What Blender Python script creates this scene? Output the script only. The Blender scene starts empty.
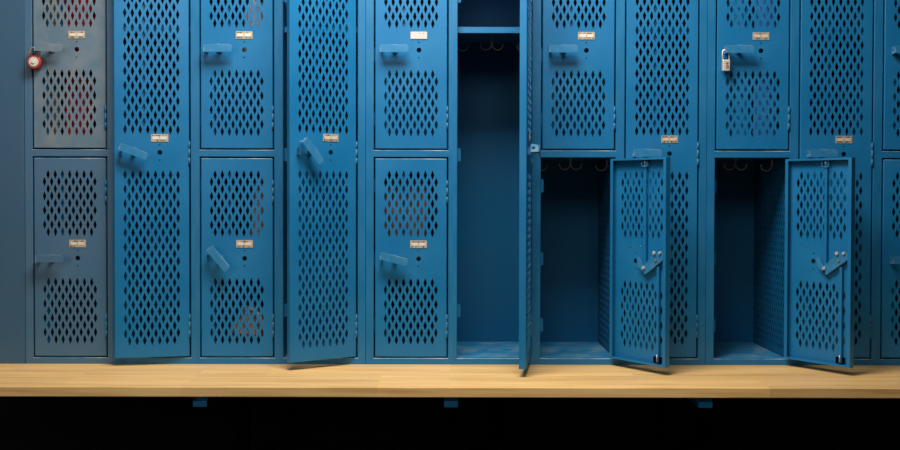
import bpy, bmesh, math, random
from mathutils import Vector, Matrix
from mathutils.geometry import delaunay_2d_cdt

SC = bpy.context.scene
COL = SC.collection
PI = math.pi
P = 1.0 / 280.0                 # one photo pixel at the locker fronts, in metres
EYE_Z = 1.03
def PX(px): return (px - 450.0) * P
def PZ(py): return EYE_Z + (193.0 - py) * P
rnd = random.Random(7)

# ------------------------------------------------------------------ materials
def new_mat(name):
    m = bpy.data.materials.new(name); m.use_nodes = True
    nt = m.node_tree
    return m, nt, nt.nodes['Principled BSDF']

def simple(name, col, rough=0.5, metal=0.0, spec=None):
    m, nt, b = new_mat(name)
    b.inputs['Base Color'].default_value = (*col, 1)
    b.inputs['Roughness'].default_value = rough
    b.inputs['Metallic'].default_value = metal
    if spec is not None: b.inputs['Specular IOR Level'].default_value = spec
    return m

def paint(name, col, fade, fade_amt=0.25, rough=0.34, scale=6.0, chip=(0.30, 0.36, 0.42), chip_at=0.80, spec=0.5):
    """enamel on sheet steel: broad fading, small chips, fine orange-peel bump"""
    m, nt, b = new_mat(name)
    L = nt.links
    tc = nt.nodes.new('ShaderNodeTexCoord')
    n1 = nt.nodes.new('ShaderNodeTexNoise'); n1.inputs['Scale'].default_value = scale; n1.inputs['Detail'].default_value = 5
    L.new(tc.outputs['Object'], n1.inputs['Vector'])
    r1 = nt.nodes.new('ShaderNodeValToRGB')
    r1.color_ramp.elements[0].position = 0.42; r1.color_ramp.elements[0].color = (0, 0, 0, 1)
    r1.color_ramp.elements[1].position = 0.72; r1.color_ramp.elements[1].color = (fade_amt,) * 3 + (1,)
    L.new(n1.outputs['Fac'], r1.inputs['Fac'])
    mx = nt.nodes.new('ShaderNodeMix'); mx.data_type = 'RGBA'
    mx.inputs['A'].default_value = (*col, 1); mx.inputs['B'].default_value = (*fade, 1)
    L.new(r1.outputs['Color'], mx.inputs['Factor'])
    n2 = nt.nodes.new('ShaderNodeTexNoise'); n2.inputs['Scale'].default_value = 110; n2.inputs['Detail'].default_value = 2
    L.new(tc.outputs['Object'], n2.inputs['Vector'])
    r2 = nt.nodes.new('ShaderNodeValToRGB')
    r2.color_ramp.elements[0].position = chip_at; r2.color_ramp.elements[0].color = (0, 0, 0, 1)
    r2.color_ramp.elements[1].position = chip_at + 0.03; r2.color_ramp.elements[1].color = (0.8,) * 3 + (1,)
    L.new(n2.outputs['Fac'], r2.inputs['Fac'])
    m2 = nt.nodes.new('ShaderNodeMix'); m2.data_type = 'RGBA'
    L.new(mx.outputs['Result'], m2.inputs['A']); m2.inputs['B'].default_value = (*chip, 1)
    L.new(r2.outputs['Color'], m2.inputs['Factor'])
    L.new(m2.outputs['Result'], b.inputs['Base Color'])
    mr = nt.nodes.new('ShaderNodeMapRange')
    mr.inputs['To Min'].default_value = rough - 0.06; mr.inputs['To Max'].default_value = rough + 0.12
    L.new(n1.outputs['Fac'], mr.inputs['Value']); L.new(mr.outputs['Result'], b.inputs['Roughness'])
    n3 = nt.nodes.new('ShaderNodeTexNoise'); n3.inputs['Scale'].default_value = 260
    L.new(tc.outputs['Object'], n3.inputs['Vector'])
    bp = nt.nodes.new('ShaderNodeBump'); bp.inputs['Strength'].default_value = 0.05; bp.inputs['Distance'].default_value = 0.001
    L.new(n3.outputs['Fac'], bp.inputs['Height']); L.new(bp.outputs['Normal'], b.inputs['Normal'])
    b.inputs['Specular IOR Level'].default_value = spec
    return m

BLUE = paint('blue_enamel', (0.010, 0.150, 0.335), (0.030, 0.200, 0.390), 0.5, spec=0.4)
BLUE_DOOR = paint('blue_enamel_door', (0.008, 0.158, 0.365), (0.022, 0.205, 0.42), 0.5, spec=0.4)
BLUE_IN_SHADE = paint('blue_enamel_inside_shade', (0.0025, 0.095, 0.225), (0.01, 0.10, 0.21), 0.5, rough=0.5, scale=4, spec=0.2)  # blue enamel darkened for the interiors, their shade put into the colour
SCUFF = paint('scuffed_floor_enamel', (0.012, 0.19, 0.40), (0.16, 0.30, 0.40), 0.9, rough=0.4, scale=13, chip=(0.35, 0.38, 0.4), chip_at=0.72)
GREYBLUE = paint('greyblue_enamel', (0.105, 0.180, 0.245), (0.22, 0.25, 0.275), 0.8, rough=0.4, scale=14, chip=(0.38, 0.36, 0.33), chip_at=0.74)  # greyer enamel for the far-left upper door, mottled paler with small chips
SLATE = paint('slate_blue_enamel', (0.050, 0.142, 0.250), (0.085, 0.16, 0.245), 0.6, rough=0.4, scale=5)
LEVER = paint('worn_lever_enamel', (0.022, 0.195, 0.400), (0.07, 0.25, 0.44), 0.5, rough=0.36, scale=30, chip=(0.5, 0.56, 0.6), chip_at=0.79)
STEEL = simple('worn_steel', (0.42, 0.45, 0.47), 0.35, 0.8)
BOLT = simple('bright_bolt', (0.62, 0.66, 0.70), 0.3, 0.4)
WORN_HILITE = paint('worn_hilite_enamel', (0.05, 0.22, 0.40), (0.50, 0.55, 0.60), 1.0, rough=0.35, scale=16)  # pale worn edges, with the edge highlights put into the colour
RUST = simple('rusty_nut', (0.38, 0.17, 0.07), 0.6, 0.4)
HINGE = paint('hinge_enamel', (0.022, 0.16, 0.33), (0.05, 0.20, 0.36), 0.5, rough=0.45, scale=40, chip=(0.3, 0.38, 0.45), chip_at=0.82, spec=0.3)
HOOK = simple('dull_brass_hook', (0.62, 0.48, 0.32), 0.4, 0.2)
RIM = simple('tag_rim_tan', (0.50, 0.40, 0.27), 0.5)
RIM2 = simple('tag_rim_grey', (0.36, 0.33, 0.30), 0.45)
CARD = simple('tag_card_white', (0.74, 0.70, 0.64), 0.6)
CARD_DULL = simple('tag_blank', (0.58, 0.53, 0.50), 0.6)
CARD2 = simple('tag_card_cream', (0.66, 0.54, 0.37), 0.6)
INK = simple('tag_ink', (0.10, 0.09, 0.09), 0.6)
ORANGE = simple('tag_orange', (0.55, 0.20, 0.06), 0.6)
RED = simple('padlock_red', (0.42, 0.025, 0.025), 0.38)
DIAL = simple('padlock_dial', (0.75, 0.68, 0.55), 0.35)
BRASS = simple('padlock_brass', (0.70, 0.55, 0.35), 0.3, 0.8)
SILVER = simple('padlock_silver', (0.86, 0.76, 0.66), 0.36, 0.25)
BROWN_LINE = simple('padlock_groove', (0.22, 0.10, 0.04), 0.5, 0.3)
BLACK = simple('black_shade_enamel', (0.003, 0.003, 0.0035), 0.9, spec=0.05)  # dark rod guides; also bench posts, with their shade put into the colour

def cloth_mat(name, col, dark):
    m, nt, b = new_mat(name)
    tc = nt.nodes.new('ShaderNodeTexCoord')
    n = nt.nodes.new('ShaderNodeTexNoise'); n.inputs['Scale'].default_value = 30; n.inputs['Detail'].default_value = 6
    nt.links.new(tc.outputs['Object'], n.inputs['Vector'])
    mx = nt.nodes.new('ShaderNodeMix'); mx.data_type = 'RGBA'
    mx.inputs['A'].default_value = (*dark, 1); mx.inputs['B'].default_value = (*col, 1)
    nt.links.new(n.outputs['Fac'], mx.inputs['Factor'])
    nt.links.new(mx.outputs['Result'], b.inputs['Base Color'])
    b.inputs['Roughness'].default_value = 0.9
    b.inputs['Specular IOR Level'].default_value = 0.15
    return m

def wood_mat():
    m, nt, b = new_mat('maple_bench')
    L = nt.links
    tc = nt.nodes.new('ShaderNodeTexCoord')
    mp = nt.nodes.new('ShaderNodeMapping'); mp.inputs['Scale'].default_value = (1.1, 26, 26)
    L.new(tc.outputs['Object'], mp.inputs['Vector'])
    n = nt.nodes.new('ShaderNodeTexNoise'); n.inputs['Scale'].default_value = 2.2; n.inputs['Detail'].default_value = 7; n.inputs['Roughness'].default_value = 0.62
    L.new(mp.outputs['Vector'], n.inputs['Vector'])
    r = nt.nodes.new('ShaderNodeValToRGB')
    e = r.color_ramp.elements
    e[0].position = 0.30; e[0].color = (0.66, 0.37, 0.13, 1)
    e[1].position = 0.66; e[1].color = (0.95, 0.63, 0.27, 1)
    k = r.color_ramp.elements.new(0.5); k.color = (0.87, 0.54, 0.205, 1)
    L.new(n.outputs['Fac'], r.inputs['Fac'])
    # laminated staves: long strips with slightly different tones
    mp2 = nt.nodes.new('ShaderNodeMapping'); mp2.inputs['Scale'].default_value = (1, 1, 1)
    L.new(tc.outputs['Object'], mp2.inputs['Vector'])
    br = nt.nodes.new('ShaderNodeTexBrick')
    br.inputs['Scale'].default_value = 1.0; br.inputs['Brick Width'].default_value = 0.62; br.inputs['Row Height'].default_value = 0.043
    br.inputs['Mortar Size'].default_value = 0.0; br.offset = 0.37
    br.inputs['Color1'].default_value = (0.86, 0.86, 0.86, 1); br.inputs['Color2'].default_value = (1.08, 1.06, 1.04, 1)
    L.new(mp2.outputs['Vector'], br.inputs['Vector'])
    mx = nt.nodes.new('ShaderNodeMix'); mx.data_type = 'RGBA'; mx.blend_type = 'MULTIPLY'; mx.inputs['Factor'].default_value = 1
    L.new(r.outputs['Color'], mx.inputs['A']); L.new(br.outputs['Color'], mx.inputs['B'])
    L.new(mx.outputs['Result'], b.inputs['Base Color'])
    b.inputs['Roughness'].default_value = 0.42
    b.inputs['Specular IOR Level'].default_value = 0.35
    return m
WOOD = wood_mat()

def floor_mat():
    m, nt, b = new_mat('shade_dark_floor')  # dark speckled floor, under-bench shade put into its colour
    tc = nt.nodes.new('ShaderNodeTexCoord')
    v = nt.nodes.new('ShaderNodeTexNoise'); v.inputs['Scale'].default_value = 160
    nt.links.new(tc.outputs['Object'], v.inputs['Vector'])
    r = nt.nodes.new('ShaderNodeValToRGB')
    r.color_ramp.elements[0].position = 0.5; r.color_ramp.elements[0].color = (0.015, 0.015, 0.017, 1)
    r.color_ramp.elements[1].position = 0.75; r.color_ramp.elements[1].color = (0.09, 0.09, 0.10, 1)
    nt.links.new(v.outputs['Fac'], r.inputs['Fac'])
    nt.links.new(r.outputs['Color'], b.inputs['Base Color'])
    b.inputs['Roughness'].default_value = 0.8
    b.inputs['Specular IOR Level'].default_value = 0.1
    return m

# ------------------------------------------------------------------ mesh helpers
def finish(bm, name, mats, smooth=False):
    bmesh.ops.recalc_face_normals(bm, faces=bm.faces[:])
    me = bpy.data.meshes.new(name)
    if smooth:
        for f in bm.faces: f.smooth = True
    bm.to_mesh(me); bm.free()
    for m in (mats if isinstance(mats, (list, tuple)) else [mats]): me.materials.append(m)
    return me

def box(bm, x0, x1, y0, y1, z0, z1, mi=0, bev=0.0, M=None):
    vs = [bm.verts.new((x, y, z)) for x in (x0, x1) for y in (y0, y1) for z in (z0, z1)]
    q = [(0, 1, 3, 2), (4, 6, 7, 5), (0, 4, 5, 1), (2, 3, 7, 6), (0, 2, 6, 4), (1, 5, 7, 3)]
    fs = [bm.faces.new([vs[i] for i in f]) for f in q]
    if bev > 0:
        es = list({e for f in fs for e in f.edges})
        r = bmesh.ops.bevel(bm, geom=es, offset=bev, segments=2, affect='EDGES', profile=0.5)
        fs = [f for f in r['faces']] + [f for f in fs if f.is_valid]
        vs = list({v for f in fs for v in f.verts})
    for f in fs: f.material_index = mi
    if M is not None:
        bmesh.ops.transform(bm, matrix=M, verts=[v for v in vs if v.is_valid])
    return fs

def cyl(bm, c, r, h, axis='y', seg=20, mi=0, r2=None, bev=0.0):
    """closed cylinder from c along +axis for h"""
    r2 = r if r2 is None else r2
    ax = {'x': Vector((1, 0, 0)), 'y': Vector((0, 1, 0)), 'z': Vector((0, 0, 1))}[axis]
    u = {'x': Vector((0, 1, 0)), 'y': Vector((1, 0, 0)), 'z': Vector((1, 0, 0))}[axis]
    w = ax.cross(u); c = Vector(c)
    prof = [(r, 0), (r2, h)] if bev == 0 else [(r - bev, 0), (r, bev), (r2, h - bev), (r2 - bev, h)]
    rings = []
    for rr, hh in prof:
        rings.append([bm.verts.new(c + ax * hh + u * (rr * math.cos(2 * PI * k / seg)) + w * (rr * math.sin(2 * PI * k / seg))) for k in range(seg)])
    fs = [bm.faces.new(rings[0]), bm.faces.new(rings[-1][::-1])]
    for a, b in zip(rings, rings[1:]):
        for k in range(seg):
            f = bm.faces.new((a[k], a[(k + 1) % seg], b[(k + 1) % seg], b[k])); f.smooth = True; fs.append(f)
    for f in fs: f.material_index = mi

def tube(bm, pts, r, seg=10, mi=0):
    pts = [Vector(p) for p in pts]
    rings = []; n = None
    for i, p in enumerate(pts):
        t = (pts[min(i + 1, len(pts) - 1)] - pts[max(i - 1, 0)]).normalized()
        if n is None:
            n = t.orthogonal().normalized()
        n = (n - t * n.dot(t)).normalized(); b = t.cross(n)
        rings.append([bm.verts.new(p + n * (r * math.cos(2 * PI * k / seg)) + b * (r * math.sin(2 * PI * k / seg))) for k in range(seg)])
    for a, b in zip(rings, rings[1:]):
        for k in range(seg):
            f = bm.faces.new((a[k], a[(k + 1) % seg], b[(k + 1) % seg], b[k])); f.smooth = True; f.material_index = mi
    for rg in (rings[0], rings[-1][::-1]):
        f = bm.faces.new(rg); f.material_index = mi

def prism(bm, pts, y0, y1, mi=0):
    """polygon in x,z swept from y0 to y1"""
    a = [bm.verts.new((x, y0, z)) for x, z in pts]; b = [bm.verts.new((x, y1, z)) for x, z in pts]
    fs = [bm.faces.new(a), bm.faces.new(b[::-1])]
    n = len(pts)
    for k in range(n): fs.append(bm.faces.new((a[k], a[(k + 1) % n], b[(k + 1) % n], b[k])))
    for f in fs: f.material_index = mi

def diamond(cx, cz, hw=1.75 * P, hh=4.75 * P):
    s = 0.57
    return [(cx, cz + hh), (cx - hw * s, cz + hh * .5), (cx - hw, cz), (cx - hw * s, cz - hh * .5),
            (cx, cz - hh), (cx + hw * s, cz - hh * .5), (cx + hw, cz), (cx + hw * s, cz + hh * .5)]
def circle(cx, cz, r, n=14):
    return [(cx + r * math.cos(2 * PI * k / n), cz + r * math.sin(2 * PI * k / n)) for k in range(n)]

def perf_sheet(bm, u0, u1, v0, v1, holes, t, fmap):
    """sheet with real holes; fmap(u, v, d) gives the 3-D point at depth d. Returns corner loops (front, back)."""
    pts = [(u0, v0), (u1, v0), (u1, v1), (u0, v1)]
    faces = [[0, 1, 2, 3]]
    for h in holes:
        b = len(pts); pts += h; faces.append(list(range(b, b + len(h))))
    vs, es, fs, ov, oe, of = delaunay_2d_cdt([Vector(p) for p in pts], [], faces, 1, 1e-7, True)
    back_ix = {}
    for i, o in enumerate(ov):
        for k in o: back_ix[k] = i
    keep = [f for f, o in zip(fs, of) if all(k == 0 for k in o)]
    F = [bm.verts.new(fmap(v[0], v[1], 0)) for v in vs]
    B = [bm.verts.new(fmap(v[0], v[1], t)) for v in vs]
    for f in keep:
        bm.faces.new([F[i] for i in f]); bm.faces.new([B[i] for i in reversed(f)])
    for h in faces[1:]:
        n = len(h)
        for k in range(n):
            a, b = back_ix[h[k]], back_ix[h[(k + 1) % n]]
            bm.faces.new((F[a], F[b], B[b], B[a]))
    c = [back_ix[k] for k in range(4)]
    return [F[i] for i in c], [B[i] for i in c]

def ring(bm, A, B):
    n = len(A)
    return [bm.faces.new((A[k], A[(k + 1) % n], B[(k + 1) % n], B[k])) for k in range(n)]

def rect_loop(bm, x0, x1, z0, z1, y):
    return [bm.verts.new(p) for p in ((x0, y, z0), (x1, y, z0), (x1, y, z1), (x0, y, z1))]

# ------------------------------------------------------------------ object helpers
def obj(name, me, parent=None, loc=(0, 0, 0), rot=(0, 0, 0)):
    o = bpy.data.objects.new(name, me); COL.objects.link(o)
    o.location = loc; o.rotation_euler = rot
    if parent is not None: o.parent = parent
    return o
def tag(o, label, cat, group=None):
    o['label'] = label; o['category'] = cat
    if group: o['group'] = group
    return o
def struct(name, me, loc=(0, 0, 0)):
    o = obj(name, me, None, loc); o['kind'] = 'structure'; return o

# ------------------------------------------------------------------ dimensions (photo px on the front plane)
OPW = 74.6                                   # width of an opening
STEP = 83.5
FIRSTS = (7.6, 8.1, 8.5)
UNITW = 340.6
TOP_OUT, TOP_IN = -58.0, -51.1               # top of the bank and of the upper opening
RAIL0, RAIL1 = 150.3, 157.2                  # rail between two tiers
BOT_IN, BOT_OUT = 358.6, 364.9
RAILM = (RAIL0 + RAIL1) / 2
DEPTH = 0.42
GAP = 1.5                                   # px around a door
DW = (OPW - 2 * GAP) * P
DH_HALF = (BOT_IN - RAIL1 - 2 * GAP) * P
DH_FULL = (BOT_IN - TOP_IN - 2 * GAP) * P
PITCH = 7.2
ROW = 7.16
PAN = 0.024

def lattice(x_first, rows):
    """rows: list of (distance below door top in px, count 7 or 8)"""
    hs = []
    for d, n in rows:
        off = 0 if n == 8 else PITCH / 2
        for k in range(n): hs.append((x_first + off + k * PITCH, d))
    return hs

HALF_ROWS = [(16.6 + ROW * i, 7 if i % 2 == 0 else 8) for i in range(9)] + [(124.4 + ROW * i, 7 if i % 2 == 0 else 8) for i in range(9)]
FULL_ROWS = [(-34.0 - TOP_IN - GAP + ROW * i, 7 if i % 2 == 0 else 8) for i in range(24)] + \
            [(175.6 - TOP_IN - GAP + ROW * i, 8 if i % 2 == 0 else 7) for i in range(24)]
LOCK_HALF, LOCK_FULL = 100.1, 153.2 - TOP_IN - GAP     # lock hole, px below the door top
TAG_HALF, TAG_FULL = 85.6, 138.9 - TOP_IN - GAP

def door_mesh(h, rows, lock_d, name, mat):
    bm = bmesh.new()
    X = lambda off: -DW + (off - GAP) * P               # off = px from left edge of opening
    Z = lambda d: h - d * P
    holes = [diamond(X(ox), Z(d)) for ox, d in lattice(12.0, rows)]
    holes += [circle(X(45.0), Z(lock_d), 2.4 * P), circle(X(44.8), Z(lock_d - 7.6), 0.75 * P, 8), circle(X(44.8), Z(lock_d + 7.7), 0.75 * P, 8)]
    c = 0.0020; t = 0.0014
    F, B = perf_sheet(bm, -DW + c, -c, c, h - c, holes, t, lambda u, v, d: (u, d, v))
    order = [0, 1, 2, 3]
    L1 = rect_loop(bm, -DW, 0, 0, h, c); ring(bm, F, L1)[2].material_index = 1  # top edge paler: wear plus a painted highlight
    L2 = rect_loop(bm, -DW, 0, 0, h, PAN); ring(bm, L1, L2)
    lx, lz = 0.012, 0.007
    L3 = rect_loop(bm, -DW + lx, -lx, lz, h - lz, PAN); ring(bm, L2, L3)
    L4 = rect_loop(bm, -DW + lx, -lx, lz, h - lz, PAN - t); ring(bm, L3, L4)
    L5 = rect_loop(bm, -DW + c, -c, c, h - c, PAN - t); ring(bm, L4, L5)
    ring(bm, L5, B)
    return finish(bm, name, [mat, WORN_HILITE])

ME = {}
for key, mat in (('blue', BLUE_DOOR), ('grey', GREYBLUE), ('slate', SLATE)):
    ME['door_half_' + key] = door_mesh(DH_HALF, HALF_ROWS, LOCK_HALF, 'door_half_' + key, mat)
ME['door_full_blue'] = door_mesh(DH_FULL, FULL_ROWS, LOCK_FULL, 'door_full', BLUE_DOOR)

# lift handle, pivot at the origin
def handle_mesh(mat):
    bm = bmesh.new()
    hl, hz = 14.0 * P, 3.6 * P
    yf = -0.040
    pts = [(-hl, -hz), (hl - .004, -hz), (hl - .001, -hz + .003), (hl, -hz + .007), (hl, hz - .007), (hl - .001, hz - .003), (hl - .004, hz), (-hl, hz)]
    prism(bm, pts, yf, yf + 0.0026)
    box(bm, -hl, hl - 0.006, yf + .0006, yf + 0.010, hz - 0.0022, hz + 0.0004)      # folded top lip
    # left return with the padlock hole
    hole = [circle(-0.021, 0, 0.0058, 12)]
    F, B = perf_sheet(bm, yf + .0006, -0.012, -hz, hz, hole, 0.0026, lambda u, v, d: (-hl + d, u, v))
    ring(bm, F, B)
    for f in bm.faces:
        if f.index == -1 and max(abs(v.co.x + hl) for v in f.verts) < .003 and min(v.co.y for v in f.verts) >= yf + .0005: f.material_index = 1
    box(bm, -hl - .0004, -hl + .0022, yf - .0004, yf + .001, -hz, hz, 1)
    box(bm, -hl + .003, hl - .008, yf + .0002, yf + .003, hz - .0004, hz + .0006, 1)  # pale strip along the lip: worn paint and painted highlight
    cyl(bm, (0, yf + 0.002, 0), 0.0068, 0.038, 'y', 16)                             # pivot shaft
    cyl(bm, (0, -0.0345, 1.6 * P), 0.0125, 0.0035, 'y', 20)                         # boss behind the bar
    cyl(bm, (0, -0.0035, 0), 0.013, 0.0035, 'y', 20)                                # escutcheon on the door
    return finish(bm, 'handle', [mat, WORN_HILITE])
ME['handle'] = handle_mesh(LEVER)
ME['handle_grey'] = handle_mesh(GREYBLUE)
ME['handle_slate'] = handle_mesh(SLATE)

def lug_mesh():
    bm = bmesh.new()
    F, B = perf_sheet(bm, -0.031, 0.0, -3.4 * P, 3.4 * P, [circle(-0.021, 0, 0.0055, 12)], 0.0024, lambda u, v, d: (d, u, v))
    ring(bm, F, B)
    return finish(bm, 'hasp_lug', HINGE)
ME['lug'] = lug_mesh()

def hinge_mesh():
    bm = bmesh.new()
    h = 23.0 * P
    cyl(bm, (0, 0, -h / 2), 0.0030, h, 'z', 12)
    for k, (a, b) in enumerate(((0, .3), (.32, .68), (.70, 1))):
        cyl(bm, (0, 0, -h / 2 + a * h), 0.0032, (b - a) * h, 'z', 14)
    cyl(bm, (0, 0, h / 2), 0.0028, 0.0025, 'z', 10)
    box(bm, -0.0055, 0.0, 0.0, 0.0022, -h / 2, h / 2)
    return finish(bm, 'hinge', HINGE)
ME['hinge'] = hinge_mesh()

def tag_mesh(kind, seed):
    """number plate in its frame; kind 'card' bright card, 'plain' blank white, 'grey' worn metal"""
    r = random.Random(seed)
    bm = bmesh.new()
    w, h = 8.35 * P, 3.75 * P
    box(bm, -w, w, -0.0018, 0.0, -h, h, 0, 0.0004)
    if kind == 'plain':
        box(bm, -w + .0008, w - .0008, -0.0026, -0.0017, -h + .0008, h - .0008, 6)
        for x in (0.5, 4.3): box(bm, x * P, (x + .9) * P, -0.0029, -0.0025, 1.5 * P, 2.3 * P, 2)
        for k in range(4): box(bm, (-5.6 + k * 2.9) * P, (-3.8 + k * 2.9) * P, -0.0029, -0.0025, -3.2 * P, -2.5 * P, 4)
    else:
        box(bm, -w + 1.1 * P, -0.55 * P, -0.0026, -0.0017, -1.35 * P, 1.5 * P, 1)
        box(bm, 0.55 * P, w - 1.1 * P, -0.0026, -0.0017, -1.35 * P, 1.5 * P, 1 if kind == 'card' else 4)
        x = -w + 1.0 * P
        for zc in (2.45, -2.35):
            x = -w + 0.9 * P
            while x < w - 2.2 * P:
                l = r.uniform(0.7, 2.2) * P
                if r.random() < 0.68:
                    box(bm, x, x + l, -0.0026, -0.0017, (zc - .5) * P, (zc + .5) * P, 3 if r.random() < 0.24 else 2)
                x += l + r.uniform(.25, .9) * P
        for s in (-1, 1): cyl(bm, (s * (w - 1.7 * P), -0.0031, 0), 0.0011, 0.001, 'y', 8, 2)
    for s in (-1, 1): cyl(bm, (s * 6.6 * P, -0.0005, -0.2 * P), 0.0022, 0.0042, 'y', 10, 5)      # rivets, showing inside the door
    return finish(bm, 'number_plate', [RIM2 if kind == 'grey' else RIM, CARD2 if kind == 'grey' else CARD, INK, ORANGE, CARD2, STEEL, CARD_DULL])

# latch gear on the inside of the door; x measured from left edge of the opening
def rod_mesh(z0, z1, name, low):
    bm = bmesh.new()
    box(bm, -1.3 * P, 1.3 * P, 0, 0.0016, z0, z1)
    box(bm, -1.3 * P, -1.3 * P + .0014, -0.006, 0.0, z0, z1)
    box(bm, 1.3 * P - .0014, 1.3 * P, -0.006, 0.0, z0, z1)
    return finish(bm, name, BLUE_DOOR)
def guide_mesh(low):
    bm = bmesh.new()
    s = -1 if low else 1
    for k in (-1, 1): box(bm, k * 3.4 * P - .0012, k * 3.4 * P + .0012, -0.010, 0.004, -3.0 * P, 3.0 * P, 0)
    box(bm, -3.4 * P, 3.4 * P, 0.0022, 0.004, -3.0 * P, -2.2 * P, 0)
    cyl(bm, (0, 0.001, -4.0 * P), 0.0022, 9.0 * P, 'z', 10, 1)
    return finish(bm, 'rod_guide', [BLACK if low else HINGE, STEEL])
ME['guide_low'] = guide_mesh(True); ME['guide_top'] = guide_mesh(False)

def latch_mesh():
    """lever plate inside the door, x and z from the pivot (px), seen from the front of the door"""
    bm = bmesh.new()
    q = lambda L: [(x * P, z * P) for x, z in L]
    # seen from inside the x axis runs the other way; free edge is at -x
    prism(bm, q([(7.0, -12.5), (-15.5, 3.5), (-17.0, 8.0), (-13.0, 11.5), (-6.0, 9.5), (9.5, -4.0), (10.5, -9.0)]), 0.0, 0.0030)
    prism(bm, q([(7.0, -12.5), (9.5, -4.0), (14.5, 4.5), (18.0, 3.0), (15.5, -5.0)]), 0.0, 0.0030)
    prism(bm, q([(-15.0, 3.6), (7.0, -12.2), (7.4, -12.9), (-15.4, 2.8)]), -0.010, 0.0)
    cyl(bm, (8.5 * P, 0.0025, -5.8 * P), 0.0062, 0.006, 'y', 6, 1)
    cyl(bm, (-5.0 * P, 0.0025, 9.2 * P), 0.0058, 0.007, 'y', 14, 1)
    cyl(bm, (-12.0 * P, 0.0025, 9.6 * P), 0.0048, 0.006, 'y', 12, 1)
    cyl(bm, (-6.5 * P, 0.0025, 2.2 * P), 0.0046, 0.004, 'y', 6, 2)
    cyl(bm, (0, -0.016, 0), 0.0068, 0.0185, 'y', 14, 0)
    return finish(bm, 'latch_lever', [LEVER, BOLT, RUST])
ME['latch'] = latch_mesh()

# case pieces -------------------------------------------------------
def frame_mesh(xl, xr, zb, zt, ob, ot, mat, name):
    """face frame around the opening; x from the opening centre, z from the case bottom"""
    bm = bmesh.new()
    w = OPW * P / 2; c = 0.0016; d = 0.020
    L0 = rect_loop(bm, -xl, xr, zb, zt, 0)
    L1 = rect_loop(bm, -w - c, w + c, ob - c, ot + c, 0); ring(bm, L0, L1)
    L2 = rect_loop(bm, -w, w, ob, ot, c); ring(bm, L1, L2)[0].material_index = 1  # up-facing rail edge paler, wear and highlight in the colour
    L3 = rect_loop(bm, -w, w, ob, ot, d); ring(bm, L2, L3)
    L4 = rect_loop(bm, -xl, xr, zb, zt, d); ring(bm, L3, L4); ring(bm, L4, L0)
    return finish(bm, name, [mat, WORN_HILITE])

def side_mesh(h, name):
    bm = bmesh.new()
    holes = []
    n = 0; v = 0.030
    while v < h - 0.030:
        m = 14 if n % 2 == 0 else 13
        for k in range(m):
            u = 0.036 + (k + (0 if m == 14 else .5)) * 0.0266
            holes.append(diamond(u, v, 0.0062, 0.0165))
        v += ROW * P * 0.98; n += 1
    F, B = perf_sheet(bm, 0.020, DEPTH, 0.0, h, holes, 0.0012, lambda u, v, d: (d - .0006, u, v))
    ring(bm, F, B)
    return finish(bm, name, BLUE_IN_SHADE)
def panel_mesh(sx, y0, y1, z0, z1, name, mat):
    bm = bmesh.new(); box(bm, -sx, sx, y0, y1, z0, z1); return finish(bm, name, mat)

H_LOW = (BOT_OUT - RAILM) * P; H_UP = (RAILM - TOP_OUT) * P; H_ALL = (BOT_OUT - TOP_OUT) * P
ZO = {'low': ((BOT_OUT - BOT_IN) * P, (BOT_OUT - RAIL1) * P, H_LOW),
      'up': ((RAILM - RAIL0) * P, (RAILM - TOP_IN) * P, H_UP),
      'full': ((BOT_OUT - BOT_IN) * P, (BOT_OUT - TOP_IN) * P, H_ALL)}
WX = OPW * P / 2 + 0.8 * P
for k, (ob, ot, hh) in ZO.items():
    ME['side_' + k] = side_mesh(ot - ob, 'side_panel_' + k)
    ME['back_' + k] = panel_mesh(WX, DEPTH - .001, DEPTH + .001, ob - .004, ot + .004, 'back_panel', BLUE_IN_SHADE)
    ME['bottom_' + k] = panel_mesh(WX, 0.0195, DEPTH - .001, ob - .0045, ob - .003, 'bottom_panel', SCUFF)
    ME['top_' + k] = panel_mesh(WX, 0.0195, DEPTH - .001, ot + .003, ot + .0045, 'top_panel', BLUE_IN_SHADE)

def shelf_mesh():
    bm = bmesh.new()
    box(bm, -WX + .0015, WX - .0015, 0.034, 0.036, -6.3 * P, 0, 0)
    box(bm, -WX + .0015, WX - .0015, 0.034, DEPTH - .002, -.0016, 0, 0)
    box(bm, -WX + .0015, WX - .0015, 0.034, 0.048, -6.3 * P, -6.3 * P + .0014, 0)
    return finish(bm, 'shelf', BLUE)
ME['shelf'] = shelf_mesh()

def hook_arc(sx, x0, top, zc, r=6.0 * P):
    """J hook: stem down then an open curl towards sx"""
    pts = [(x0, 0, top)]
    for k in range(0, 15):
        a = PI * (k / 14.0) * 1.02
        pts.append((x0 + sx * (r * .92 - r * .92 * math.cos(a)), 0, zc - r * .82 * math.sin(a)))
    e = pts[-1]; pts.append((e[0] + sx * .0012, 0, e[2] + .0035))
    return pts
def ceiling_hook(zc):
    bm = bmesh.new()
    for s in (-1, 1): tube(bm, hook_arc(s, s * .6 * P, -1.0 * P, zc), 0.0019, 8)
    cyl(bm, (0, 0, -1.6 * P), 0.0028, 1.6 * P, 'z', 10)
    cyl(bm, (0, 0, -.0015), 0.008, 0.0015, 'z', 14)
    return finish(bm, 'coat_hook', HOOK)
def wall_hook(s, zc):
    bm = bmesh.new()
    tube(bm, hook_arc(s, 0, 0, zc), 0.0019, 8)
    box(bm, min(0, -s * .003), max(0, -s * .003), -0.006, 0.006, -6.0 * P, 0.5 * P)
    return finish(bm, 'coat_hook', HOOK)
for k, zc in (('full', -11.2 * P), ('half', -6.6 * P)):
    ME['hook_c_' + k] = ceiling_hook(zc); ME['hook_l_' + k] = wall_hook(1, zc); ME['hook_r_' + k] = wall_hook(-1, zc)

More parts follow.
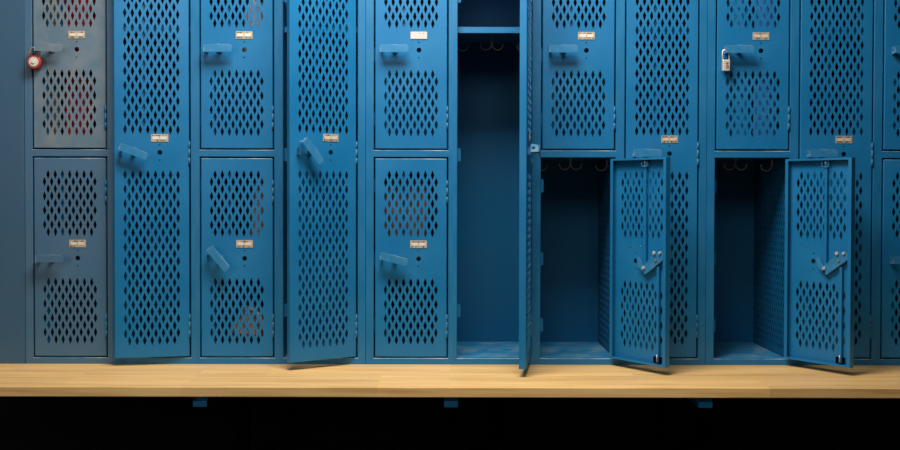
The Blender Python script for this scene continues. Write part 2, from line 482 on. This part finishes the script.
def strike_mesh():
    bm = bmesh.new()
    h = 6.6 * P; w = 3.4 * P
    prism(bm, [(0, -h), (w - .003, -h), (w, -h + .003), (w, h - .003), (w - .003, h), (0, h)], 0.0235, 0.0255)
    box(bm, -.0008, .0012, 0.0150, 0.0255, -h, h)
    return finish(bm, 'latch_strike', BLUE)
ME['strike'] = strike_mesh()

# ------------------------------------------------------------------ setting
U = [25.0, 25.0 + UNITW, 25.0 + 2 * UNITW]
def plane_mesh(x0, x1, y0, y1, z0, z1, m, name):
    bm = bmesh.new(); box(bm, x0, x1, y0, y1, z0, z1); return finish(bm, name, m)
FLOOR = floor_mat()
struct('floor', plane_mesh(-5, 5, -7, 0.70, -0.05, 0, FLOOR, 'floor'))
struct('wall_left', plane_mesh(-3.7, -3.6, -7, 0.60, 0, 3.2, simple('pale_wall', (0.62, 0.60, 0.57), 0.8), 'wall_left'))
struct('wall_back', plane_mesh(-5, 5, 0.60, 0.70, 0, 3.2, simple('shade_dark_wall', (0.012, 0.012, 0.013), 0.9, spec=0.05), 'wall_back'))  # wall darkened, the shade below the bench put into its colour

# ------------------------------------------------------------------ lockers
GROUP = 'blue steel lockers in the row'
def locker(unit, col, tier, label, theta=0.0, tilt=0.0, paintkey='blue', tagkind=('card', 1), frame=None, cat='locker'):
    left = U[unit] + FIRSTS[unit] + STEP * col
    cx = left + OPW / 2
    e_l = (U[unit] + 0.22) if col == 0 else left - (STEP - OPW) / 2
    e_r = (U[unit] + UNITW - 0.22) if col == 3 else left + OPW + (STEP - OPW) / 2
    zb_px = {'low': BOT_OUT, 'up': RAILM, 'full': BOT_OUT}[tier]
    ob, ot, hh = ZO[tier]
    root = obj('locker', None, None, (PX(cx), 0, PZ(zb_px)))
    root.empty_display_size = 0.1
    tag(root, label, cat, GROUP)
    fk = ('frame', tier, round(cx - e_l, 3), round(e_r - cx, 3), frame)
    if fk not in ME:
        ME[fk] = frame_mesh((cx - e_l) * P, (e_r - cx) * P, 0, hh, ob, ot, {'slate': SLATE, None: BLUE}[frame], 'face_frame')
    obj('face_frame', ME[fk], root)
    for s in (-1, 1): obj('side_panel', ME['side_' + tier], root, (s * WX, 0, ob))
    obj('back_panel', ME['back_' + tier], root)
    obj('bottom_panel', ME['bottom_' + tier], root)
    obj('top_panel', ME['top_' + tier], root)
    hz = ot + .003
    hk = 'full' if tier == 'full' else 'half'
    if tier == 'full':
        sz = PZ(25.6) - PZ(zb_px)
        obj('shelf', ME['shelf'], root, (0, 0, sz)); hz = sz - .0016
    obj('coat_hook', ME['hook_c_' + hk], root, (-0.9 * P, 0.20, hz))
    obj('coat_hook', ME['hook_l_' + hk], root, (-WX + .0036, 0.20, hz - 1.0 * P))
    obj('coat_hook', ME['hook_r_' + hk], root, (WX - .0036, 0.20, hz - 1.0 * P))
    zs = {'low': (185.5, 259, 326), 'up': (-19, 54, 119), 'full': (-4.5, 154.5, 311.5)}[tier]
    for py in zs: obj('latch_strike', ME['strike'], root, (-OPW * P / 2, 0, PZ(py) - PZ(zb_px)))
    # door, origin on the hinge line at its bottom
    full = tier == 'full'
    dh = DH_FULL if full else DH_HALF
    lock = LOCK_FULL if full else LOCK_HALF
    door = obj('door', ME[('door_full_' if full else 'door_half_') + paintkey], root,
               ((OPW / 2 - (GAP if theta < 60 else 0.4)) * P, -0.0008, ob + GAP * P), (0, 0, math.radians(theta)))
    ox = lambda off: -DW + (off - GAP) * P
    zl = dh - lock * P
    hm = {'blue': 'handle', 'grey': 'handle_grey', 'slate': 'handle_slate'}[paintkey]
    obj('handle', ME[hm], door, (ox(21.0), 0, zl), (0, math.radians(tilt), 0))
    obj('hasp_lug', ME['lug'], door, (ox(21.0 - 12.4), 0, zl))
    tk = ('tag',) + tagkind
    if tk not in ME: ME[tk] = tag_mesh(*tagkind)
    obj('number_plate', ME[tk], door, (ox(44.9), 0, dh - (TAG_FULL if full else TAG_HALF) * P))
    hs = (DH_FULL - 19 * P - 12 * P, DH_FULL / 2, 30.5 * P) if full else (dh - 33.5 * P, 30.5 * P)
    for z in hs: obj('hinge', ME['hinge'], door, (0.0008, -0.0012, z))
    for nm, z0, z1, off, low in (('up', -5 * P, dh - zl - 3 * P, 30.0, False), ('lo', -zl + 3 * P, -4 * P, 13.5, True)):
        k = ('rod', nm, full)
        if k not in ME: ME[k] = rod_mesh(z0, z1, 'latch_rod', low)
        obj('latch_rod', ME[k], door, (ox(off), 0.0125, zl))
    obj('rod_guide', ME['guide_low'], door, (ox(13.5), 0.0150, 5.5 * P))
    obj('rod_guide', ME['guide_top'], door, (ox(30.0), 0.0150, dh - 5.5 * P))
    obj('latch_lever', ME['latch'], door, (ox(21.5), 0.0150, zl))
    return root

locker(0, 0, 'up', 'grey-blue upper locker at the far left with a round red padlock on its handle', 0, 2, 'grey', ('card', 1), 'slate')
locker(0, 0, 'low', 'closed slate-blue lower locker beneath the one wearing the red padlock', 0, 0, 'slate', ('card', 2), 'slate')
locker(0, 1, 'full', 'blue full-height locker with gently tilted handle, second column from left, barely ajar', 11.5, 21, 'blue', ('card', 3))
locker(0, 2, 'up', 'closed upper locker with pale grey cloth behind mesh, above the one with steeply tilted handle', 0, 0, 'blue', ('card', 4))
locker(0, 2, 'low', 'closed lower locker with steeply tilted handle and a tan bag behind its mesh', 0, 50, 'blue', ('card', 5))
locker(0, 3, 'full', 'blue full-height locker with mesh door swung about a third open over the bench', 33, 52, 'blue', ('grey', 6))
locker(1, 0, 'up', 'closed upper locker with blank white number plate, left of the open locker with a shelf', 0, 0, 'blue', ('plain', 7))
locker(1, 0, 'low', 'closed lower locker with slightly tilted handle, left of the open locker with a shelf', 0, 14, 'blue', ('card', 8))
locker(1, 1, 'full', 'empty full-height locker with top shelf, its mesh door swung straight out edge-on', 81.7, 10, 'blue', ('card', 9))
locker(1, 2, 'up', 'closed upper locker right of the edge-on door, above an empty open half-height locker', 0, 0, 'blue', ('card', 10))
locker(1, 2, 'low', 'empty open half-height locker right of the edge-on door, its own door swung wide', 127, 50, 'blue', ('card', 11))
locker(1, 3, 'full', 'closed full-height locker left of the silver padlock, partly hidden by an open lower door', 0, 0, 'blue', ('grey', 12))
locker(2, 0, 'up', 'closed upper locker with a silver padlock on its handle and blue cloth behind mesh', 0, 0, 'blue', ('grey', 13))
locker(2, 0, 'low', 'empty open half-height locker directly below the one with the silver padlock', 127, 50, 'blue', ('card', 14))
locker(2, 1, 'full', 'closed full-height locker right of the silver padlock, partly behind an open lower door', 0, 0, 'blue', ('grey', 15))
locker(2, 2, 'up', 'upper locker cut off by the right edge of the photo', 0, 0, 'blue', ('grey', 16))
locker(2, 2, 'low', 'lower locker cut off by the right edge of the photo', 0, 0, 'blue', ('grey', 17))

# flat filler at the left end of the row
bm = bmesh.new()
box(bm, PX(-90), PX(24.6), -0.001, 0.022, PZ(BOT_OUT), PZ(TOP_OUT), 0, 0.0015)
fp = obj('filler_panel', finish(bm, 'filler_panel', paint('filler_enamel', (0.034, 0.108, 0.195), (0.055, 0.12, 0.19), 0.6, rough=0.45, scale=5)))
tag(fp, 'plain flat slate-blue filler panel without perforations at the left end of the locker row', 'panel')

# ------------------------------------------------------------------ bench
bench = obj('bench', None, None, (0, 0, 0))
tag(bench, 'long pale maple plank bench running in front of and under the lockers', 'bench')
BT = PZ(BOT_OUT) - .0003
bm = bmesh.new()
box(bm, PX(-95), PX(1060), -0.423, 0.40, BT - 0.0318, BT, 0, 0.0022)
obj('bench_top', finish(bm, 'bench_top', WOOD), bench)
def bracket():
    bm = bmesh.new()
    w = 6.2 * P; t = BT - 0.0318
    for s in (-1, 1): box(bm, s * w - (.003 if s > 0 else 0), s * w + (0 if s > 0 else .003), -0.392, 0.36, t - 0.036, t, 0, .0006)
    box(bm, -w, w, -0.402, 0.36, t - 0.036, t - 0.017, 0, .0012)
    box(bm, -w, w, -0.385, -0.381, t - 0.017, t, 0)
    return finish(bm, 'support_bracket', BLUE)
def post():
    bm = bmesh.new(); t = BT - 0.0318
    box(bm, -.022, .022, 0.24, 0.29, .006, t - .036, 0, .002)
    box(bm, -.06, .06, 0.19, 0.34, 0, .006, 0, .001)
    return finish(bm, 'post', BLACK)  # post blackened in place of blue, deep shade put into the colour
bme, pme = bracket(), post()
for X in (-222.5, 1.3, 228.0):
    b = obj('support_bracket', bme, bench, (X * P, 0, 0)); obj('post', pme, b)

# ------------------------------------------------------------------ padlocks
def shackle_pts(r, leg, n=14):
    pts = [(-r, 0, -leg)]
    for k in range(n + 1):
        a = PI - PI * k / n
        pts.append((r * math.cos(a), 0, r * math.sin(a)))
    pts.append((r, 0, -leg)); return pts
zl_up = PZ(TOP_IN + GAP) - LOCK_HALF * P
# red combination padlock
r0 = 6.9 * P
pl = obj('padlock', None, None, (PX(37.9), -0.0215, zl_up - 13.6 * P))
tag(pl, 'round red combination padlock with cream dial hanging from the far left upper handle', 'padlock')
bm = bmesh.new()
cyl(bm, (0, -0.009, 0), r0, 0.018, 'y', 36, 0, bev=.0022)
for k in range(36):
    a = 2 * PI * k / 36
    box(bm, -.0006, .0006, -.0065, .0065, r0 - .0006, r0 + .0007, 0, 0, Matrix.Rotation(a, 4, 'Y'))
body = obj('body', finish(bm, 'padlock_body', RED), pl)
bm = bmesh.new()
cyl(bm, (0, -0.0112, 0), 4.8 * P, 0.004, 'y', 32, 0, bev=.0008)
for k in range(20):
    a = 2 * PI * k / 20
    box(bm, -.0003, .0003, -.0115, -.0111, 3.6 * P, 4.5 * P, 1, 0, Matrix.Rotation(a, 4, 'Y'))
cyl(bm, (0, -0.0150, 0), 1.8 * P, 0.0045, 'y', 20, 0, bev=.0008)
obj('dial', finish(bm, 'dial', [DIAL, INK]), pl)
bm = bmesh.new(); tube(bm, shackle_pts(4.5 * P, 8.0 * P), 0.0036, 12)
obj('shackle', finish(bm, 'shackle', BRASS), pl, (0, 0, 13.6 * P - 3.4 * P))
# silver padlock
ps = obj('padlock', None, None, (PX(723.2), -0.0215, zl_up - 15.6 * P))
tag(ps, 'small silver padlock with square body hanging from an upper handle right of centre', 'padlock')
bm = bmesh.new()
box(bm, -3.5 * P, 3.5 * P, -0.010, 0.010, -5.4 * P, 5.6 * P, 0, 0.0022)
for z in (-3.6, -1.8, 0, 1.8, 3.6): box(bm, -3.55 * P, 3.55 * P, -0.0103, 0.0103, (z - .13) * P, (z + .13) * P, 1)
obj('body', finish(bm, 'padlock_case', [SILVER, BROWN_LINE]), ps)
bm = bmesh.new()
box(bm, -.2 * P, .7 * P, -.0112, -.0098, -3.4 * P, 2.8 * P, 0); box(bm, -.2 * P, 2.2 * P, -.0112, -.0098, 1.9 * P, 2.8 * P, 0)
box(bm, 1.4 * P, 2.1 * P, -.0112, -.0098, -2.8 * P, .6 * P, 0)
obj('engraving', finish(bm, 'engraving', BROWN_LINE), ps)
bm = bmesh.new(); tube(bm, shackle_pts(3.3 * P, 8.6 * P), 0.0026, 12)
obj('shackle', finish(bm, 'shackle_small', SILVER), ps, (0, 0, 15.6 * P - 2.9 * P))

# ------------------------------------------------------------------ things kept in the lockers
def garment(name, label, cat, cx, y, ztop, zbot, w0, w1, dep, mat, seed, sleeves=True, hook=True, lean=0.0):
    """hanging garment: folded tube narrowing to the neck. px units for cx, w; metres for y, dep"""
    r = random.Random(seed)
    ph = [r.uniform(0, 6.28) for _ in range(4)]
    root = obj(name, None, None, (PX(cx), y, PZ(zbot)))
    tag(root, label, cat)
    H = (zbot - ztop) * P
    bm = bmesh.new(); N, Mz = 72, 26
    rings = []
    for j in range(Mz + 1):
        f = j / Mz                                   # 0 bottom, 1 top
        ww = (w1 + (w0 - w1) * min(1, f / .86)) * P / 2
        dd = dep / 2
        if f > .86:
            g = (f - .86) / .14; ww *= (1 - .62 * g ** 1.2); dd *= (1 - .45 * g)
        amp = .20 * (1 - .75 * f)
        ring_ = []
        for k in range(N):
            a = 2 * PI * k / N
            fold = 1 + amp * (math.sin(5 * a + ph[0] + 1.4 * f) * .6 + math.sin(9 * a + ph[1]) * .4) + .05 * math.sin(14 * f + 3 * a + ph[2])
            ca, sa = math.cos(a), math.sin(a)
            x = ww * math.copysign(abs(ca) ** .8, ca) * (1 + (fold - 1) * .35) + lean * P * (1 - f)
            ring_.append(bm.verts.new((x, dd * sa * fold, H * f + .006 * math.sin(4 * a + ph[3]) * (1 - f))))
        rings.append(ring_)
    for a, b in zip(rings, rings[1:]):
        for k in range(N): bm.faces.new((a[k], a[(k + 1) % N], b[(k + 1) % N], b[k]))
    bm.faces.new(rings[0][::-1]); bm.faces.new(rings[-1])
    obj('body', finish(bm, name + '_body', mat, True), root)
    if sleeves:
        for s in (-1, 1):
            bm = bmesh.new(); rr = []
            for j in range(13):
                f = j / 12
                c = Vector((s * w0 * P * (.40 + .09 * math.sin(f * 2.4)) + lean * P * f, -dep * (.20 + .22 * f), H * (.86 - .60 * f)))
                rad = .030 - .008 * f
                rr.append([bm.verts.new(c + Vector((rad * math.cos(2 * PI * k / 16) * .7, rad * math.sin(2 * PI * k / 16) * .8, .004 * math.sin(5 * k + 3 * j)))) for k in range(16)])
            for a, b in zip(rr, rr[1:]):
                for k in range(16): bm.faces.new((a[k], a[(k + 1) % 16], b[(k + 1) % 16], b[k]))
            bm.faces.new(rr[0]); bm.faces.new(rr[-1][::-1])
            obj('sleeve', finish(bm, name + '_sleeve', mat, True), root)
    if hook:
        bm = bmesh.new()
        top = PZ(TOP_IN if zbot < RAIL0 else RAIL1) - PZ(zbot) + .003
        ctr = min((69.9, 236.9, 411.0, 752.0), key=lambda c: abs(c - cx))      # middle of its locker
        xe = (ctr - .9 + (6.1 if cx > ctr else -6.1) - cx) * P                 # lies in the curl of the coat hook
        tube(bm, [(0, 0, H - .01), (xe * .5, (.2 - y) * .5, max(H + .004, top - .037)), (xe, .2 - y, top - .037)], .0015, 8)
        obj('hanging_loop', finish(bm, name + '_loop', mat, True), root)
    return root

C_RED = cloth_mat('red_cloth', (0.62, 0.035, 0.04), (0.25, 0.01, 0.015))
C_OLIVE = cloth_mat('olive_cloth', (0.26, 0.19, 0.10), (0.12, 0.085, 0.05))
C_GREY = cloth_mat('grey_cloth', (0.62, 0.56, 0.55), (0.34, 0.30, 0.30))
C_TAUPE = cloth_mat('taupe_cloth', (0.46, 0.37, 0.35), (0.24, 0.18, 0.17))
C_BROWN = cloth_mat('brown_cloth', (0.30, 0.21, 0.18), (0.14, 0.095, 0.085))
C_TEAL = cloth_mat('teal_cloth', (0.07, 0.50, 0.90), (0.04, 0.38, 0.75))
C_NAVY = cloth_mat('violet_blue_cloth', (0.10, 0.33, 0.80), (0.07, 0.24, 0.62))
C_TAN = cloth_mat('tan_cloth', (0.80, 0.45, 0.26), (0.40, 0.19, 0.10))
C_DARK = cloth_mat('dark_brown_cloth', (0.06, 0.04, 0.03), (0.03, 0.02, 0.015))
C_CREAM = cloth_mat('cream_cloth', (0.9, 0.72, 0.50), (0.75, 0.55, 0.36))

garment('sweater', 'red garment hanging behind the mesh of the upper locker with the red padlock', 'sweater', 76, 0.085, -36, 140, 40, 26, 0.065, C_RED, 3, sleeves=False, lean=-6)
garment('shirt', 'dark olive shirt hanging left of the red garment, behind the far left upper mesh', 'shirt', 44.5, 0.080, -34, 142, 15, 12, 0.05, C_OLIVE, 4, sleeves=False)
garment('towel', 'pale grey cloth behind the upper mesh above the steeply tilted handle', 'towel', 252, 0.075, -3, 52, 20, 28, 0.05, C_GREY, 5, sleeves=False)
garment('sweater', 'taupe garment behind the upper mesh of the locker with steeply tilted handle', 'sweater', 258, 0.075, 172, 262, 16, 30, 0.06, C_TAUPE, 6, sleeves=False)
garment('coat', 'brown coat behind the lower mesh just left of the open locker with a shelf', 'coat', 406, 0.080, 172, 262, 40, 46, 0.075, C_BROWN, 8, lean=-3)
garment('towel', 'teal towel hanging behind the left half of the mesh under the silver padlock', 'towel', 741, 0.045, -40, 146, 20, 22, 0.030, C_TEAL, 9, sleeves=False)
garment('sweatshirt', 'violet-blue sweatshirt hanging beside the teal towel behind the silver padlock locker mesh', 'sweatshirt', 768, 0.047, -40, 146, 22, 23, 0.038, C_NAVY, 10, sleeves=False)

# soft tan bag lying in the lower locker
zf = PZ(BOT_IN) - .003
bag = obj('bag', None, None, (PX(246), 0.115, zf))
tag(bag, 'soft tan and dark brown bag with cream strap, behind mesh below the steeply tilted handle', 'bag')
bm = bmesh.new()
bmesh.ops.create_icosphere(bm, subdivisions=5, radius=1)
for v in bm.verts:
    d = v.co.normalized()
    k = 1 + .10 * math.sin(5 * d.x + 2 * d.z) + .07 * math.sin(9 * d.z + 4 * d.y) + .05 * math.sin(13 * d.x - 7 * d.y)
    v.co = Vector((d.x * .072 * k, d.y * .055 * k, max(-.075, d.z * .095 * k) + .075))
for f in bm.faces:
    if f.calc_center_median().z < .078: f.material_index = 1
obj('body', finish(bm, 'bag_body', [C_TAN, C_DARK], True), bag)
bm = bmesh.new()
pts = []
for k in range(17):
    f = k / 16
    pts.append((.005 + .062 * f, -.058 - .012 * math.sin(PI * f), .175 - .085 * f + .02 * math.sin(PI * f)))
for d in (-.003, 0, .003): tube(bm, [(x, y, z + d) for x, y, z in pts], .0042, 8)
obj('strap', finish(bm, 'bag_strap', C_CREAM, True), bag)

# ------------------------------------------------------------------ light
def area(name, loc, target, sx, sy, power, col):
    l = bpy.data.lights.new(name, 'AREA'); l.shape = 'RECTANGLE'; l.size = sx; l.size_y = sy
    l.energy = power; l.color = col
    o = bpy.data.objects.new(name, l); COL.objects.link(o)
    o.location = loc
    o.rotation_euler = (Vector(target) - Vector(loc)).to_track_quat('-Z', 'Y').to_euler()
    return o
area('ceiling_lamp', (-0.15, -1.05, 2.9), (-0.15, -0.1, 0.6), 1.3, 0.75, 78, (1.0, 0.96, 0.90))
area('ceiling_lamp_far', (-0.1, -3.7, 2.95), (-0.1, 0, 0.9), 1.8, 1.0, 24, (1.0, 0.95, 0.88))
area('added_left_light', (-3.45, -5.2, 1.9), (-1.0, 0, 1.2), 1.3, 1.9, 36, (1.0, 0.96, 0.92))  # unseen soft light added at far left for reflections and second shadows

w = bpy.data.worlds.new('world'); SC.world = w; w.use_nodes = True
w.node_tree.nodes['Background'].inputs['Color'].default_value = (0.8, 0.85, 0.9, 1)
w.node_tree.nodes['Background'].inputs['Strength'].default_value = 0.015

# ------------------------------------------------------------------ camera
cam = bpy.data.cameras.new('camera'); cam.sensor_width = 36; cam.lens = 40.0
cam.shift_y = -14.5 / 900
co = bpy.data.objects.new('camera', cam); COL.objects.link(co)
co.location = (0, -1000 * P, EYE_Z)
co.rotation_euler = (Matrix.Rotation(math.radians(89.0), 4, 'X') @ Matrix.Rotation(math.radians(0.12), 4, 'Z')).to_euler()
SC.camera = co
SC.view_settings.view_transform = 'Standard'
SC.view_settings.look = 'None'
SC.view_settings.gamma = 1.0
SC.view_settings.use_curve_mapping = False
SC.view_settings.exposure = 0.0
